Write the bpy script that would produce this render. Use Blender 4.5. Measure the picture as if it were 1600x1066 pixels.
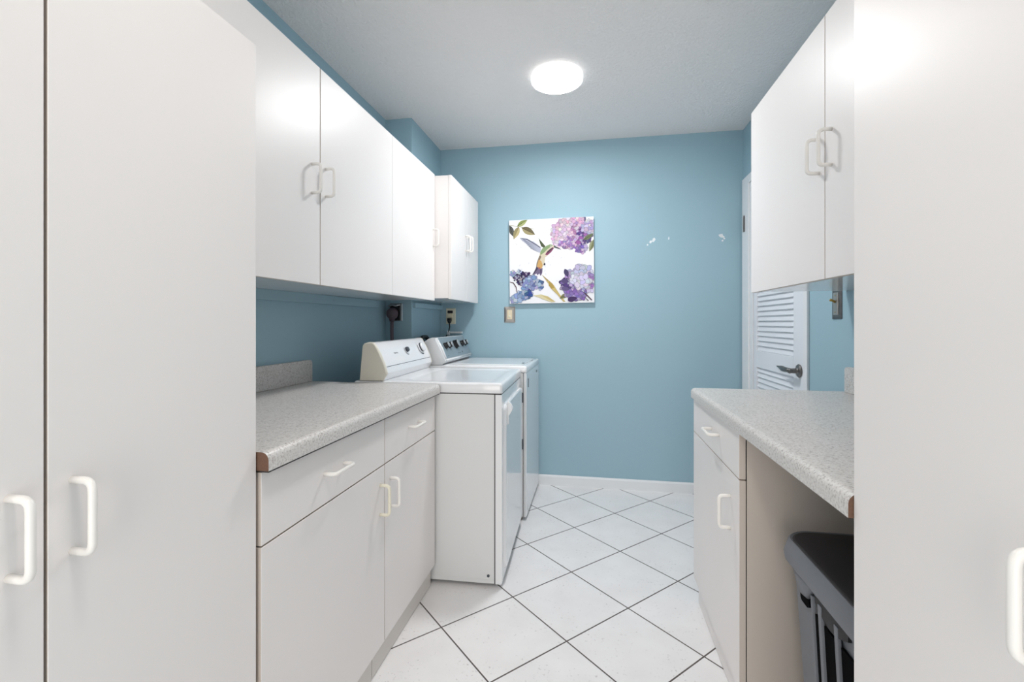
import bpy, bmesh, math, random
from mathutils import Vector, Matrix

for o in list(bpy.data.objects):
    bpy.data.objects.remove(o, do_unlink=True)
S = bpy.context.scene
COL = S.collection
PI = math.pi

# ------------------------------------------------------------------ camera
F_PX = 722.74
cam_d = bpy.data.cameras.new('camera')
cam_d.sensor_fit = 'HORIZONTAL'
cam_d.sensor_width = 36.0
cam_d.lens = 36.0 * F_PX / 1600.0
cam_d.shift_x = 0.0
cam_d.shift_y = -(533.0 - 504.6) / 1600.0
cam_d.clip_start = 0.02
cam = bpy.data.objects.new('camera', cam_d)
COL.objects.link(cam)
cam.location = (0, 0, 1.155)
cam.rotation_euler = (PI / 2, 0, math.radians(10.066))
S.camera = cam

# ------------------------------------------------------------------ world, exposure
w = bpy.data.worlds.new('world')
S.world = w
w.use_nodes = True
w.node_tree.nodes['Background'].inputs[0].default_value = (0.9, 0.95, 1.0, 1)
w.node_tree.nodes['Background'].inputs[1].default_value = 0.3
S.view_settings.view_transform = 'Standard'
S.view_settings.look = 'None'
S.view_settings.exposure = 0.06
S.view_settings.gamma = 1.0
S.view_settings.use_curve_mapping = False

LAMP_STRENGTH = 113.0        # the ceiling light in view
LAMP_NEAR_STRENGTH = 47.0   # its twin over the near half of the room
DOORWAY_FILL = 26.0             # added fill light, set in the unseen doorway behind the camera

def area(name, loc, rot, sx, sy, power, color):
    d = bpy.data.lights.new(name, 'AREA')
    d.shape = 'RECTANGLE'; d.size = sx; d.size_y = sy
    d.energy = power; d.color = color
    o = bpy.data.objects.new(name, d); COL.objects.link(o)
    o.location = loc; o.rotation_euler = rot
    return o
area('doorway_fill_light', (-0.14, -1.35, 1.1), (PI / 2, 0, 0), 0.9, 2.0, DOORWAY_FILL, (1.0, 0.97, 0.93))

# ------------------------------------------------------------------ materials
def lin(c):
    c = c / 255.0
    return c / 12.92 if c <= 0.04045 else ((c + 0.055) / 1.055) ** 2.4
def rgb(r, g, b):
    return (lin(r), lin(g), lin(b), 1)
MATS = {}
def mat(name, col, rough=0.5, metal=0.0, spec=0.5, coat=0.0, coat_rough=0.05, emit=None, estr=0, bump=None, var=None):
    m = bpy.data.materials.new(name); m.use_nodes = True
    nt = m.node_tree; b = nt.nodes['Principled BSDF']
    b.inputs['Base Color'].default_value = col
    b.inputs['Roughness'].default_value = rough
    b.inputs['Metallic'].default_value = metal
    b.inputs['Specular IOR Level'].default_value = spec
    b.inputs['Coat Weight'].default_value = coat
    b.inputs['Coat Roughness'].default_value = coat_rough
    if emit:
        b.inputs['Emission Color'].default_value = emit
        b.inputs['Emission Strength'].default_value = estr
    tc = nt.nodes.new('ShaderNodeTexCoord')
    if bump:   # (scale, strength, distance, detail)
        n = nt.nodes.new('ShaderNodeTexNoise'); n.inputs['Scale'].default_value = bump[0]
        n.inputs['Detail'].default_value = bump[3]
        nt.links.new(tc.outputs['Object'], n.inputs['Vector'])
        bp = nt.nodes.new('ShaderNodeBump'); bp.inputs['Strength'].default_value = bump[1]
        bp.inputs['Distance'].default_value = bump[2]
        nt.links.new(n.outputs['Fac'], bp.inputs['Height'])
        nt.links.new(bp.outputs['Normal'], b.inputs['Normal'])
    if var:    # (scale, amount): slight tone variation
        n = nt.nodes.new('ShaderNodeTexNoise'); n.inputs['Scale'].default_value = var[0]
        n.inputs['Detail'].default_value = 4
        nt.links.new(tc.outputs['Object'], n.inputs['Vector'])
        mx = nt.nodes.new('ShaderNodeMix'); mx.data_type = 'RGBA'
        k = 1 - var[1]
        mx.inputs[6].default_value = (col[0] * k, col[1] * k, col[2] * k, 1)
        mx.inputs[7].default_value = col
        nt.links.new(n.outputs['Fac'], mx.inputs[0])
        nt.links.new(mx.outputs[2], b.inputs['Base Color'])
    MATS[name] = m
    return m

M_LAM = mat('white_laminate', rgb(238, 234, 232), 0.38, spec=0.4, var=(3.0, 0.02), bump=(160, 0.05, 0.0006, 2))
M_UNDER = mat('glossy_underside', rgb(226, 226, 226), 0.12, spec=0.6, var=(5, 0.04))
M_EDGE = mat('beige_edge_band', rgb(206, 194, 184), 0.55, var=(30, 0.06))
M_SIDE = mat('cabinet_side_laminate', rgb(222, 217, 211), 0.5, var=(6, 0.03))
M_CHIP = mat('raw_particle_board', rgb(124, 92, 74), 0.85, var=(260, 0.5))
M_CHIPL = mat('gap_particle_board', rgb(172, 150, 132), 0.85, var=(160, 0.3))
M_HANDLE = mat('white_plastic_pull', rgb(243, 240, 235), 0.28, spec=0.5, var=(20, 0.02))
M_CREAM = mat('cream_plastic_pull', rgb(232, 227, 208), 0.28, spec=0.5, var=(20, 0.02))
M_WALL = mat('teal_wall_paint', rgb(159, 190, 203), 0.55, spec=0.3, var=(1.6, 0.03), bump=(90, 0.12, 0.001, 3))
M_TRIMW = mat('white_trim_paint', rgb(236, 238, 240), 0.4, var=(8, 0.02))
M_DOORW = mat('white_door_paint', rgb(234, 237, 242), 0.42, var=(5, 0.02))
M_ENAMEL = mat('white_enamel', rgb(238, 239, 241), 0.22, spec=0.5, coat=0.6, coat_rough=0.05, var=(2, 0.015))
M_ENSIDE = mat('white_painted_steel_side', rgb(225, 226, 226), 0.34, spec=0.4, var=(3, 0.02))
M_CAP = mat('ivory_console_end', rgb(220, 216, 203), 0.4, var=(10, 0.03))
M_VOID = mat('deep_slot', rgb(12, 12, 14), 0.95, spec=0.05, var=(20, 0.2))
M_BLACK = mat('black_plastic', rgb(22, 22, 24), 0.4, var=(20, 0.2))
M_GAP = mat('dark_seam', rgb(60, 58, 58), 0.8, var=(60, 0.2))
M_FASCIA = mat('blue_grey_fascia', rgb(138, 154, 163), 0.3, spec=0.5, var=(14, 0.06))
M_DKGREY = mat('dark_grey_print', rgb(70, 76, 84), 0.5, var=(20, 0.1))
M_SILVER = mat('satin_silver', rgb(196, 198, 200), 0.3, metal=0.7, var=(20, 0.05))
M_NICKEL = mat('brushed_nickel', rgb(178, 172, 166), 0.34, metal=0.85, var=(30, 0.1))
M_PEWTER = mat('dark_pewter', rgb(128, 126, 124), 0.3, metal=0.9, var=(60, 0.35))
M_BRASS = mat('aged_brass', rgb(190, 160, 92), 0.35, metal=0.8, var=(40, 0.2))
M_IVORY = mat('ivory_plastic', rgb(228, 214, 184), 0.4, var=(20, 0.03))
M_BEIGEP = mat('cream_outlet_plate', rgb(222, 218, 196), 0.4, var=(20, 0.03))
M_PLUG = mat('brown_grey_rubber', rgb(104, 90, 98), 0.6, var=(30, 0.15))
M_BIN = mat('grey_bin_plastic', rgb(116, 119, 125), 0.5, spec=0.4, var=(4, 0.06), bump=(400, 0.1, 0.0004, 2))
M_LID = mat('charcoal_bin_lid', rgb(56, 54, 56), 0.62, spec=0.3, var=(7, 0.12), bump=(500, 0.15, 0.0004, 2))
M_CANVAS = mat('canvas_white', rgb(236, 236, 239), 0.75, spec=0.2, var=(9, 0.02))
M_PATCH = mat('bare_white_plaster', rgb(236, 240, 242), 0.9, var=(50, 0.05))
M_DIFF = mat('light_diffuser', rgb(250, 250, 250), 0.4, emit=(0.985, 0.99, 1.0, 1), estr=LAMP_STRENGTH, var=(5, 0.01))
M_DIFFN = mat('near_light_diffuser', rgb(250, 250, 250), 0.4, emit=(1.0, 0.91, 0.85, 1), estr=LAMP_NEAR_STRENGTH, var=(5, 0.01))
M_FIX = mat('white_fixture', rgb(244, 244, 246), 0.4, emit=(1, 1, 1, 1), estr=1.1, var=(9, 0.02))

def ceiling_mat():
    m = mat('popcorn_ceiling', rgb(248, 246, 245), 0.9, spec=0.1)
    nt = m.node_tree; b = nt.nodes['Principled BSDF']
    tc = nt.nodes.new('ShaderNodeTexCoord')
    n = nt.nodes.new('ShaderNodeTexNoise'); n.inputs['Scale'].default_value = 62; n.inputs['Detail'].default_value = 6
    n.inputs['Roughness'].default_value = 0.65
    nt.links.new(tc.outputs['Object'], n.inputs['Vector'])
    bp = nt.nodes.new('ShaderNodeBump'); bp.inputs['Strength'].default_value = 0.9; bp.inputs['Distance'].default_value = 0.012
    nt.links.new(n.outputs['Fac'], bp.inputs['Height']); nt.links.new(bp.outputs['Normal'], b.inputs['Normal'])
    return m
M_CEIL = ceiling_mat()

def math_node(nt, op, a, b=None, clamp=False):
    n = nt.nodes.new('ShaderNodeMath'); n.operation = op; n.use_clamp = clamp
    for k, v in ((0, a), (1, b)):
        if v is None: continue
        if isinstance(v, (int, float)): n.inputs[k].default_value = v
        else: nt.links.new(v, n.inputs[k])
    return n.outputs[0]

TILE = 0.3341; PHI = 0.797692; OX = -0.5705; OY = 1.6800
def tile_mat():
    m = bpy.data.materials.new('white_floor_tile'); m.use_nodes = True
    nt = m.node_tree; b = nt.nodes['Principled BSDF']
    tc = nt.nodes.new('ShaderNodeTexCoord')
    sp = nt.nodes.new('ShaderNodeSeparateXYZ'); nt.links.new(tc.outputs['Object'], sp.inputs[0])
    x = math_node(nt, 'SUBTRACT', sp.outputs[0], OX); y = math_node(nt, 'SUBTRACT', sp.outputs[1], OY)
    c, s = math.cos(PHI) / TILE, math.sin(PHI) / TILE
    i = math_node(nt, 'ADD', math_node(nt, 'MULTIPLY', x, c), math_node(nt, 'MULTIPLY', y, s))
    j = math_node(nt, 'ADD', math_node(nt, 'MULTIPLY', x, -s), math_node(nt, 'MULTIPLY', y, c))
    def dist(t):
        f = math_node(nt, 'FRACT', math_node(nt, 'ADD', t, 100.5))
        return math_node(nt, 'ABSOLUTE', math_node(nt, 'SUBTRACT', f, 0.5))
    d = math_node(nt, 'MINIMUM', dist(i), dist(j))
    half = 0.0023 / TILE
    mask = math_node(nt, 'MULTIPLY', math_node(nt, 'SUBTRACT', d, half), 1.0 / (0.0008 / TILE), clamp=True)  # 0 grout, 1 tile
    # tile colour: faint cloudy tone plus sparse small pits
    n1 = nt.nodes.new('ShaderNodeTexNoise'); n1.inputs['Scale'].default_value = 6; n1.inputs['Detail'].default_value = 5
    nt.links.new(tc.outputs['Object'], n1.inputs['Vector'])
    r1 = nt.nodes.new('ShaderNodeValToRGB'); r1.color_ramp.elements[0].position = 0.3; r1.color_ramp.elements[1].position = 0.7
    r1.color_ramp.elements[0].color = rgb(236, 234, 234); r1.color_ramp.elements[1].color = rgb(243, 242, 242)
    nt.links.new(n1.outputs['Fac'], r1.inputs[0])
    n2 = nt.nodes.new('ShaderNodeTexNoise'); n2.inputs['Scale'].default_value = 85; n2.inputs['Detail'].default_value = 3
    nt.links.new(tc.outputs['Object'], n2.inputs['Vector'])
    n3 = nt.nodes.new('ShaderNodeTexNoise'); n3.inputs['Scale'].default_value = 9; n3.inputs['Detail'].default_value = 2
    nt.links.new(tc.outputs['Object'], n3.inputs['Vector'])
    pit = math_node(nt, 'MULTIPLY', math_node(nt, 'SUBTRACT', math_node(nt, 'ADD', n2.outputs['Fac'], math_node(nt, 'MULTIPLY', n3.outputs['Fac'], 0.25)), 0.765), 9.0, clamp=True)
    mp = nt.nodes.new('ShaderNodeMix'); mp.data_type = 'RGBA'
    nt.links.new(math_node(nt, 'MULTIPLY', pit, 0.45), mp.inputs[0]); nt.links.new(r1.outputs[0], mp.inputs[6]); mp.inputs[7].default_value = rgb(165, 160, 158)
    mg = nt.nodes.new('ShaderNodeMix'); mg.data_type = 'RGBA'
    nt.links.new(mask, mg.inputs[0]); mg.inputs[6].default_value = rgb(96, 90, 88); nt.links.new(mp.outputs[2], mg.inputs[7])
    nt.links.new(mg.outputs[2], b.inputs['Base Color'])
    ro = math_node(nt, 'ADD', math_node(nt, 'MULTIPLY', mask, -0.5), 0.9)
    nt.links.new(ro, b.inputs['Roughness'])
    b.inputs['Specular IOR Level'].default_value = 0.4
    bp = nt.nodes.new('ShaderNodeBump'); bp.inputs['Strength'].default_value = 0.6; bp.inputs['Distance'].default_value = 0.0015
    nt.links.new(mask, bp.inputs['Height']); nt.links.new(bp.outputs['Normal'], b.inputs['Normal'])
    return m
M_TILE = tile_mat()

def counter_mat():
    m = bpy.data.materials.new('speckled_grey_laminate'); m.use_nodes = True
    nt = m.node_tree; b = nt.nodes['Principled BSDF']
    tc = nt.nodes.new('ShaderNodeTexCoord')
    n = nt.nodes.new('ShaderNodeTexNoise'); n.inputs['Scale'].default_value = 190; n.inputs['Detail'].default_value = 3
    n.inputs['Roughness'].default_value = 0.7
    nt.links.new(tc.outputs['Object'], n.inputs['Vector'])
    r = nt.nodes.new('ShaderNodeValToRGB'); e = r.color_ramp.elements
    e[0].position = 0.30; e[0].color = rgb(138, 132, 128)
    e[1].position = 0.44; e[1].color = rgb(205, 201, 197)
    a = e.new(0.56); a.color = rgb(216, 213, 210)
    a = e.new(0.72); a.color = rgb(226, 224, 221)
    nt.links.new(n.outputs['Fac'], r.inputs[0])
    nt.links.new(r.outputs[0], b.inputs['Base Color'])
    b.inputs['Roughness'].default_value = 0.33
    b.inputs['Specular IOR Level'].default_value = 0.45
    return m
M_COUNTER = counter_mat()

# ------------------------------------------------------------------ mesh helpers
def obj(name, bm, m, parent=None, smooth=False, bevel=None, loc=None):
    me = bpy.data.meshes.new(name)
    bmesh.ops.recalc_face_normals(bm, faces=bm.faces)
    bm.to_mesh(me); bm.free()
    for mm in (m if isinstance(m, (list, tuple)) else [m]):
        me.materials.append(mm)
    o = bpy.data.objects.new(name, me); COL.objects.link(o)
    if parent: o.parent = parent
    if loc: o.location = loc
    if smooth:
        for p in me.polygons: p.use_smooth = True
    if bevel:
        bv = o.modifiers.new('bevel', 'BEVEL'); bv.width = bevel; bv.segments = 3; bv.limit_method = 'ANGLE'
        bv.angle_limit = math.radians(40)
        for p in me.polygons: p.use_smooth = True
        wn = o.modifiers.new('wn', 'WEIGHTED_NORMAL')
    return o
def tag(o, label, cat, group=None, kind=None):
    o['label'] = label; o['category'] = cat
    if group: o['group'] = group
    if kind: o['kind'] = kind
    return o
def thing(name, label, cat, loc=(0, 0, 0), rz=0, group=None):
    o = bpy.data.objects.new(name, None); COL.objects.link(o)
    o.empty_display_size = 0.05
    o.location = loc; o.rotation_euler = (0, 0, rz)
    return tag(o, label, cat, group)
def struct(name, bm, m, **k):
    o = obj(name, bm, m, **k); o['kind'] = 'structure'
    return o
def box(bm, x0, x1, y0, y1, z0, z1, mi=0):
    x0, x1 = min(x0, x1), max(x0, x1); y0, y1 = min(y0, y1), max(y0, y1)
    v = [bm.verts.new(p) for p in ((x0, y0, z0), (x1, y0, z0), (x1, y1, z0), (x0, y1, z0), (x0, y0, z1), (x1, y0, z1), (x1, y1, z1), (x0, y1, z1))]
    fs = [(0, 3, 2, 1), (4, 5, 6, 7), (0, 1, 5, 4), (1, 2, 6, 5), (2, 3, 7, 6), (3, 0, 4, 7)]
    out = []
    for f in fs:
        ff = bm.faces.new([v[i] for i in f]); ff.material_index = mi; out.append(ff)
    return out   # bottom, top, -y, +x, +y, -x
def B(*a, **k):
    bm = bmesh.new(); box(bm, *a, **k); return bm
def prism(bm, prof, y0, y1, mi=0, cap=None):
    """profile of (x, z) points pushed along Y"""
    a = [bm.verts.new((x, y0, z)) for x, z in prof]; b = [bm.verts.new((x, y1, z)) for x, z in prof]
    n = len(prof)
    for i in range(n):
        f = bm.faces.new((a[i], a[(i + 1) % n], b[(i + 1) % n], b[i])); f.material_index = mi
    for c in (a[::-1], b):
        f = bm.faces.new(c); f.material_index = mi if cap is None else cap
def fillet(pts, r, n=6):
    out = [Vector(pts[0])]
    for i in range(1, len(pts) - 1):
        p0, p, p1 = Vector(pts[i - 1]), Vector(pts[i]), Vector(pts[i + 1])
        a = (p0 - p).normalized(); b = (p1 - p).normalized()
        ang = a.angle(b); d = min(r / math.tan(ang / 2), (p0 - p).length * 0.49, (p1 - p).length * 0.49)
        s, e = p + a * d, p + b * d
        for k in range(n + 1):
            t = k / n
            out.append(s * (1 - t) ** 2 + p * 2 * t * (1 - t) + e * t * t)
    out.append(Vector(pts[-1]))
    return out
def tube(bm, pts, r, seg=12, mi=0):
    pts = [Vector(p) for p in pts]; rings = []
    up = None
    for i, p in enumerate(pts):
        t = (pts[min(i + 1, len(pts) - 1)] - pts[max(i - 1, 0)]).normalized()
        if up is None:
            up = t.orthogonal().normalized()
        up = (up - t * up.dot(t)).normalized()
        sd = t.cross(up)
        rr = r[i] if isinstance(r, (list, tuple)) else r
        rings.append([bm.verts.new(p + (up * math.cos(2 * PI * k / seg) + sd * math.sin(2 * PI * k / seg)) * rr) for k in range(seg)])
    for a, b in zip(rings, rings[1:]):
        for k in range(seg):
            f = bm.faces.new((a[k], a[(k + 1) % seg], b[(k + 1) % seg], b[k])); f.material_index = mi
    f = bm.faces.new(rings[0][::-1]); f.material_index = mi
    f = bm.faces.new(rings[-1]); f.material_index = mi
def lathe(bm, prof, origin, axis, seg=32, mi=0):
    """prof: (radius, height along axis)"""
    ax = Vector(axis).normalized(); u = ax.orthogonal().normalized(); v = ax.cross(u); o = Vector(origin)
    rings = []
    for r, h in prof:
        rings.append([bm.verts.new(o + ax * h + (u * math.cos(2 * PI * k / seg) + v * math.sin(2 * PI * k / seg)) * max(r, 1e-5)) for k in range(seg)])
    for a, b in zip(rings, rings[1:]):
        for k in range(seg):
            f = bm.faces.new((a[k], a[(k + 1) % seg], b[(k + 1) % seg], b[k])); f.material_index = mi
    for c in (rings[0][::-1], rings[-1]):
        f = bm.faces.new(c); f.material_index = mi
def round_rect(x0, x1, y0, y1, r, n=8):
    out = []
    for cx, cy, a0 in ((x1 - r, y1 - r, 0), (x0 + r, y1 - r, 90), (x0 + r, y0 + r, 180), (x1 - r, y0 + r, 270)):
        for k in range(n + 1):
            a = math.radians(a0 + 90 * k / n)
            out.append((cx + r * math.cos(a), cy + r * math.sin(a)))
    return out
def loft(bm, rings, mi=0, caps=True):
    rs = [[bm.verts.new(p) for p in r] for r in rings]
    n = len(rs[0])
    for a, b in zip(rs, rs[1:]):
        for k in range(n):
            f = bm.faces.new((a[k], a[(k + 1) % n], b[(k + 1) % n], b[k])); f.material_index = mi
    if caps:
        for c in (rs[0][::-1], rs[-1]):
            f = bm.faces.new(c); f.material_index = mi

# ------------------------------------------------------------------ the room
XL, XC, XR, YB, YF, ZC = -1.30, -1.127, 0.977, 3.30, -1.40, 2.44
YCH = 2.745
struct('floor', B(XL - .1, XR + .1, YF - .1, YB + .1, -0.05, 0), M_TILE)
struct('ceiling', B(XL - .1, XR + .1, YF - .1, YB + .1, ZC, ZC + .05), M_CEIL)
bm = bmesh.new()
box(bm, XL - .08, XL, YF - .1, YB, 0, ZC)
box(bm, XL, XC, YCH, YB, 0, ZC)          # the boxed-out corner
struct('wall_left', bm, M_WALL)
# back wall with a few spots where the paint has come off
bm = bmesh.new()
box(bm, XL - .08, XR + .08, YB, YB + .08, 0, ZC)
random.seed(4)
def spot(cx, cz, rx, rz, n=9):
    vs = [bm.verts.new((cx + math.cos(2 * PI * k / n) * rx * random.uniform(.6, 1.15), YB - 0.0006, cz + math.sin(2 * PI * k / n) * rz * random.uniform(.6, 1.15))) for k in range(n)]
    f = bm.faces.new(vs); f.material_index = 1
spot(.398, 1.717, .010, .007); spot(.405, 1.728, .011, .012); spot(.382, 1.712, .009, .012); spot(.362, 1.692, .006, .007)
spot(.503, 1.733, .005, .010)
spot(.837, 1.742, .016, .014); spot(.848, 1.732, .015, .008); spot(.858, 1.721, .007, .007); spot(.848, 1.706, .007, .006)
struct('wall_back', bm, [M_WALL, M_PATCH])
# right wall with the door opening
DY0, DY1, DZ = 2.375, 3.16, 2.045
bm = bmesh.new()
box(bm, XR, XR + .08, YF - .1, DY0, 0, ZC)
box(bm, XR, XR + .08, DY1, YB, 0, ZC)
box(bm, XR, XR + .08, DY0, DY1, DZ, ZC)
struct('wall_right', bm, M_WALL)
# wall behind the camera, with an open doorway
bm = bmesh.new()
box(bm, XL, -0.62, YF - .08, YF, 0, ZC)
box(bm, 0.34, XR, YF - .08, YF, 0, ZC)
box(bm, -0.62, 0.34, YF - .08, YF, 2.12, ZC)
struct('wall_front', bm, M_WALL)

prof = [(0, 0), (0, .060), (.004, .068), (.012, .072), (.012, 0)]
bm = bmesh.new()
a = [bm.verts.new((-1.10, YB - .014 + x, z)) for x, z in prof]; b = [bm.verts.new((XR, YB - .014 + x, z)) for x, z in prof]
for i in range(len(prof)):
    bm.faces.new((a[i], a[(i + 1) % 5], b[(i + 1) % 5], b[i]))
bm.faces.new(a); bm.faces.new(b[::-1])
struct('baseboard_back', bm, M_TRIMW)

# painted ledger strips under the wall cabinets
bm = B(XL, -1.281, .86, 2.60, 1.246, 1.289)
for y in (1.62, 2.12):
    lathe(bm, [(.004, 0), (.004, .0012)], (-1.281, y, 1.270), (1, 0, 0), 10)
struct('trim_1', bm, M_WALL, bevel=.002)
struct('trim_2', B(XC, -1.109, 2.768, YB - .002, 1.250, 1.284), M_WALL, bevel=.002)

# ------------------------------------------------------------------ door_1 in the right wall
d1 = bpy.data.objects.new('door_1', None); COL.objects.link(d1); d1.location = (XR, DY0, 0); d1['kind'] = 'structure'
bm = bmesh.new()   # casing and jamb, in coordinates from the wall face / opening edge
W = DY1 - DY0
box(bm, -.012, -.0002, -.038, .0, 0, DZ + .055)
box(bm, -.012, -.0002, W, W + .125, 0, DZ + .055)
box(bm, -.012, -.0002, 0, W, DZ, DZ + .055)
box(bm, -.004, .075, 0.0002, .014, 0, DZ - .0002)
box(bm, -.004, .075, W - .055, W - .0002, 0, DZ - .0002)
obj('door_frame', bm, M_TRIMW, d1, bevel=.0025)
SX0, SX1 = .002, .036; SY0, SY1 = .018, W - .060
bm = bmesh.new()
ST = .105; STN = .125
box(bm, SX0, SX1, SY0, SY0 + STN, .012, DZ - .006)
box(bm, SX0, SX1, SY1 - .045, SY1, .012, DZ - .006)
for z0, z1 in ((.012, .22), (.885, .985), (DZ - .13, DZ - .006)):
    box(bm, SX0, SX1, SY0 + STN, SY1 - .045, z0, z1)
obj('door_slab', bm, M_DOORW, d1, bevel=.002)
for z0, z1 in ((.22, .885), (.985, DZ - .13)):
    bm = bmesh.new()
    n = int((z1 - z0) / .0295)
    p = (z1 - z0) / n
    for k in range(n):
        zc = z0 + p * (k + .5)
        prism(bm, [(SX0 + .005, zc - .012), (SX0 + .008, zc - .015), (SX0 + .022, zc + .013), (SX0 + .018, zc + .016)], SY0 + STN, SY1 - .045)
    box(bm, SX0 + .015, SX0 + .018, SY0 + STN, SY1 - .045, z0, z1)
    obj('louver_panel', bm, M_DOORW, d1)
# lever handle on its round rose
LH = bmesh.new()
yb = .072; zb = .922
lathe(LH, [(.001, -.001), (.031, 0), (.033, .004), (.029, .009), (.018, .012), (.013, .016), (.012, .040), (.014, .044), (.010, .052), (.001, .053)], (SX0, yb, zb), (-1, 0, 0), 28)
lev = obj('lever_handle', LH, M_PEWTER, d1, smooth=True)
bm = bmesh.new()
lp = [(SX0 - .044, yb, zb), (SX0 - .046, yb + .02, zb + .002), (SX0 - .046, yb + .05, zb + .001), (SX0 - .045, yb + .08, zb + .002), (SX0 - .044, yb + .105, zb + .005), (SX0 - .044, yb + .135, zb + .007), (SX0 - .044, yb + .16, zb + .009)]
tube(bm, lp, [.010, .011, .013, .014, .011, .006, .003], 14)
obj('lever', bm, M_PEWTER, lev, smooth=True)
obj('strike_plate', B(-.0055, -.0042, .002, .013, .895, .955), M_BRASS, d1)
for z in (1.80, .32):
    bm = B(-.0150, -.0122, W + .070, W + .098, z - .05, z + .05)
    tube(bm, [(-.018, W + .068, z - .052), (-.018, W + .068, z + .052)], .005, 10)
    obj('hinge', bm, M_PEWTER, d1)

# ------------------------------------------------------------------ handles, cabinets
def pull(parent, x, y, z, side, vert=True, m=M_HANDLE, name='handle'):
    """bow pull fixed on the face at x, sticking out toward `side` (+1 = +x)"""
    h = .048; pr = .033 * side; r = .0052
    if vert:
        pts = [(x, y, z - h), (x + pr, y, z - h), (x + pr, y, z + h), (x, y, z + h)]
    else:
        pts = [(x, y - h, z), (x + pr, y - h, z), (x + pr, y + h, z), (x, y + h, z)]
    bm = bmesh.new()
    tube(bm, fillet(pts, .014, 6), r, 14)
    return obj(name, bm, m, parent, smooth=True)

def door_panel(parent, name, xf, th, y0, y1, z0, z1, side, m=M_LAM, bevel=.0012, edge=None):
    """slab door with front face at xf; `side` is the way it faces"""
    bm = bmesh.new()
    fs = box(bm, xf - th * side, xf, y0, y1, z0, z1)
    for k in (0, 1, 2, 4): fs[k].material_index = 1
    return obj(name, bm, [m, edge or M_EDGE], parent, bevel=bevel)

def carcass(parent, x0, x1, y0, y1, z0, z1, side, seam_mat=M_CHIPL, under=M_LAM, sides=M_LAM, top=None):
    bm = bmesh.new()
    fs = box(bm, x0, x1, y0, y1, z0, z1)
    fs[0].material_index = 2; fs[2].material_index = 1; fs[4].material_index = 1; fs[1].material_index = 1
    if side > 0: fs[3].material_index = 0; fs[5].material_index = 1
    else: fs[5].material_index = 0; fs[3].material_index = 1
    return obj('carcass', bm, [seam_mat, sides, under], parent)

G = .0018   # half a gap between fronts
# --- left base units
XFL = -.688
def base_left(y0, y1, label, hy_door, hcream, dy):
    t = thing('base_cabinet', label, 'base cabinet', (0, y0, 0), 0, None)
    def L(o): o.location = (0, 0, 0); return o
    yy0, yy1 = 0.001, y1 - y0 - .001
    carcass(t, -1.298, XFL - .0195, yy0, yy1, .095, .844, 1, M_GAP)
    d = door_panel(t, 'drawer', XFL, .018, yy0 + .001, yy1 - .001, .685, .840, 1)
    pull(d, XFL, dy - y0, .764, 1, False)
    d = door_panel(t, 'door', XFL, .018, yy0 + .001, yy1 - .001, .094, .6815, 1)
    pull(d, XFL, hy_door - y0, .576, 1, True, M_CREAM if hcream else M_HANDLE)
    return t, yy0, yy1
t, a_, b_ = base_left(.862, 1.446, 'white base cabinet under the left counter, nearest the camera, with a cream door pull', 1.412, True, 1.142)
obj('toe_kick', B(-1.20, XFL - .019, a_, b_ - .055, .0025, .0945), M_SIDE, t, bevel=.001)
t, a_, b_ = base_left(1.446, 1.942, 'white base cabinet under the left counter, beside the front-loading dryer, white pulls', 1.488, False, 1.695)
obj('toe_kick', B(-1.20, XFL - .019, a_ - .052, b_ - .004, .0025, .0945), M_SIDE, t, bevel=.001)

# --- countertop profile (side: +1 nose toward +x)
def counter(name, label, xn, xw, y0, y1, side, bs_y0, bs_y1, z1=.885, zb=.846):
    t = thing(name, label, 'countertop', (xn, y0, zb))
    prof = []
    r = .017
    prof.append((0, 0)); prof.append((0, z1 - zb - r))
    for k in range(1, 8):
        a = PI / 2 * k / 7
        prof.append((-r * (1 - math.cos(a)), z1 - zb - r + r * math.sin(a)))
    wd = abs(xw - xn)
    prof.append((-wd, z1 - zb)); prof.append((-wd, z1 - zb - .019)); prof.append((-.035, z1 - zb - .019)); prof.append((-.035, 0))
    bm = bmesh.new()
    prism(bm, [(x * side, z) for x, z in prof], 0, y1 - y0, 0, 1)
    o = obj('worktop', bm, [M_COUNTER, M_CHIP], t)
    for p in o.data.polygons: p.use_smooth = len(p.vertices) == 4
    wn = o.modifiers.new('es', 'EDGE_SPLIT'); wn.split_angle = math.radians(35)
    if side > 0: obj('underside_shadow_strip', B(-.0008 * side, -.0205 * side, .001, y1 - y0 - .001, -.0032, -.0001), M_GAP, t)  # added dark strip stands in for the shadow line beneath the counter nose
    # backsplash with an eased top and a rounded end
    zt = z1 - zb
    bm = bmesh.new()
    xa, xb = -wd * side, (-wd + .020) * side
    pts = [(bs_y0 - y0, zt), (bs_y1 - y0, zt)]
    L0, L1, H, rr = bs_y0 - y0, bs_y1 - y0, .100, .016
    out = [(L0, zt + .0002), (L1, zt + .0002)]
    for k in range(7):
        a = PI / 2 * k / 6
        out.append((L1 - rr + rr * math.cos(a), zt + H - rr + rr * math.sin(a)))
    out.append((L0, zt + H))
    va = [bm.verts.new((xa, y, z)) for y, z in out]; vb = [bm.verts.new((xb, y, z)) for y, z in out]
    n = len(out)
    for i in range(n): bm.faces.new((va[i], va[(i + 1) % n], vb[(i + 1) % n], vb[i]))
    bm.faces.new(va); bm.faces.new(vb[::-1])
    obj('backsplash', bm, M_COUNTER, t, bevel=.003)
    return t
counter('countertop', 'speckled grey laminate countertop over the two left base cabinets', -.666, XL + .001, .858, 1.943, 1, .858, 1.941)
t = counter('countertop', 'speckled grey laminate countertop on the right, over the grey waste bin', .396, XR - .001, .814, 2.022, -1, .814, 1.995)

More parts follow.
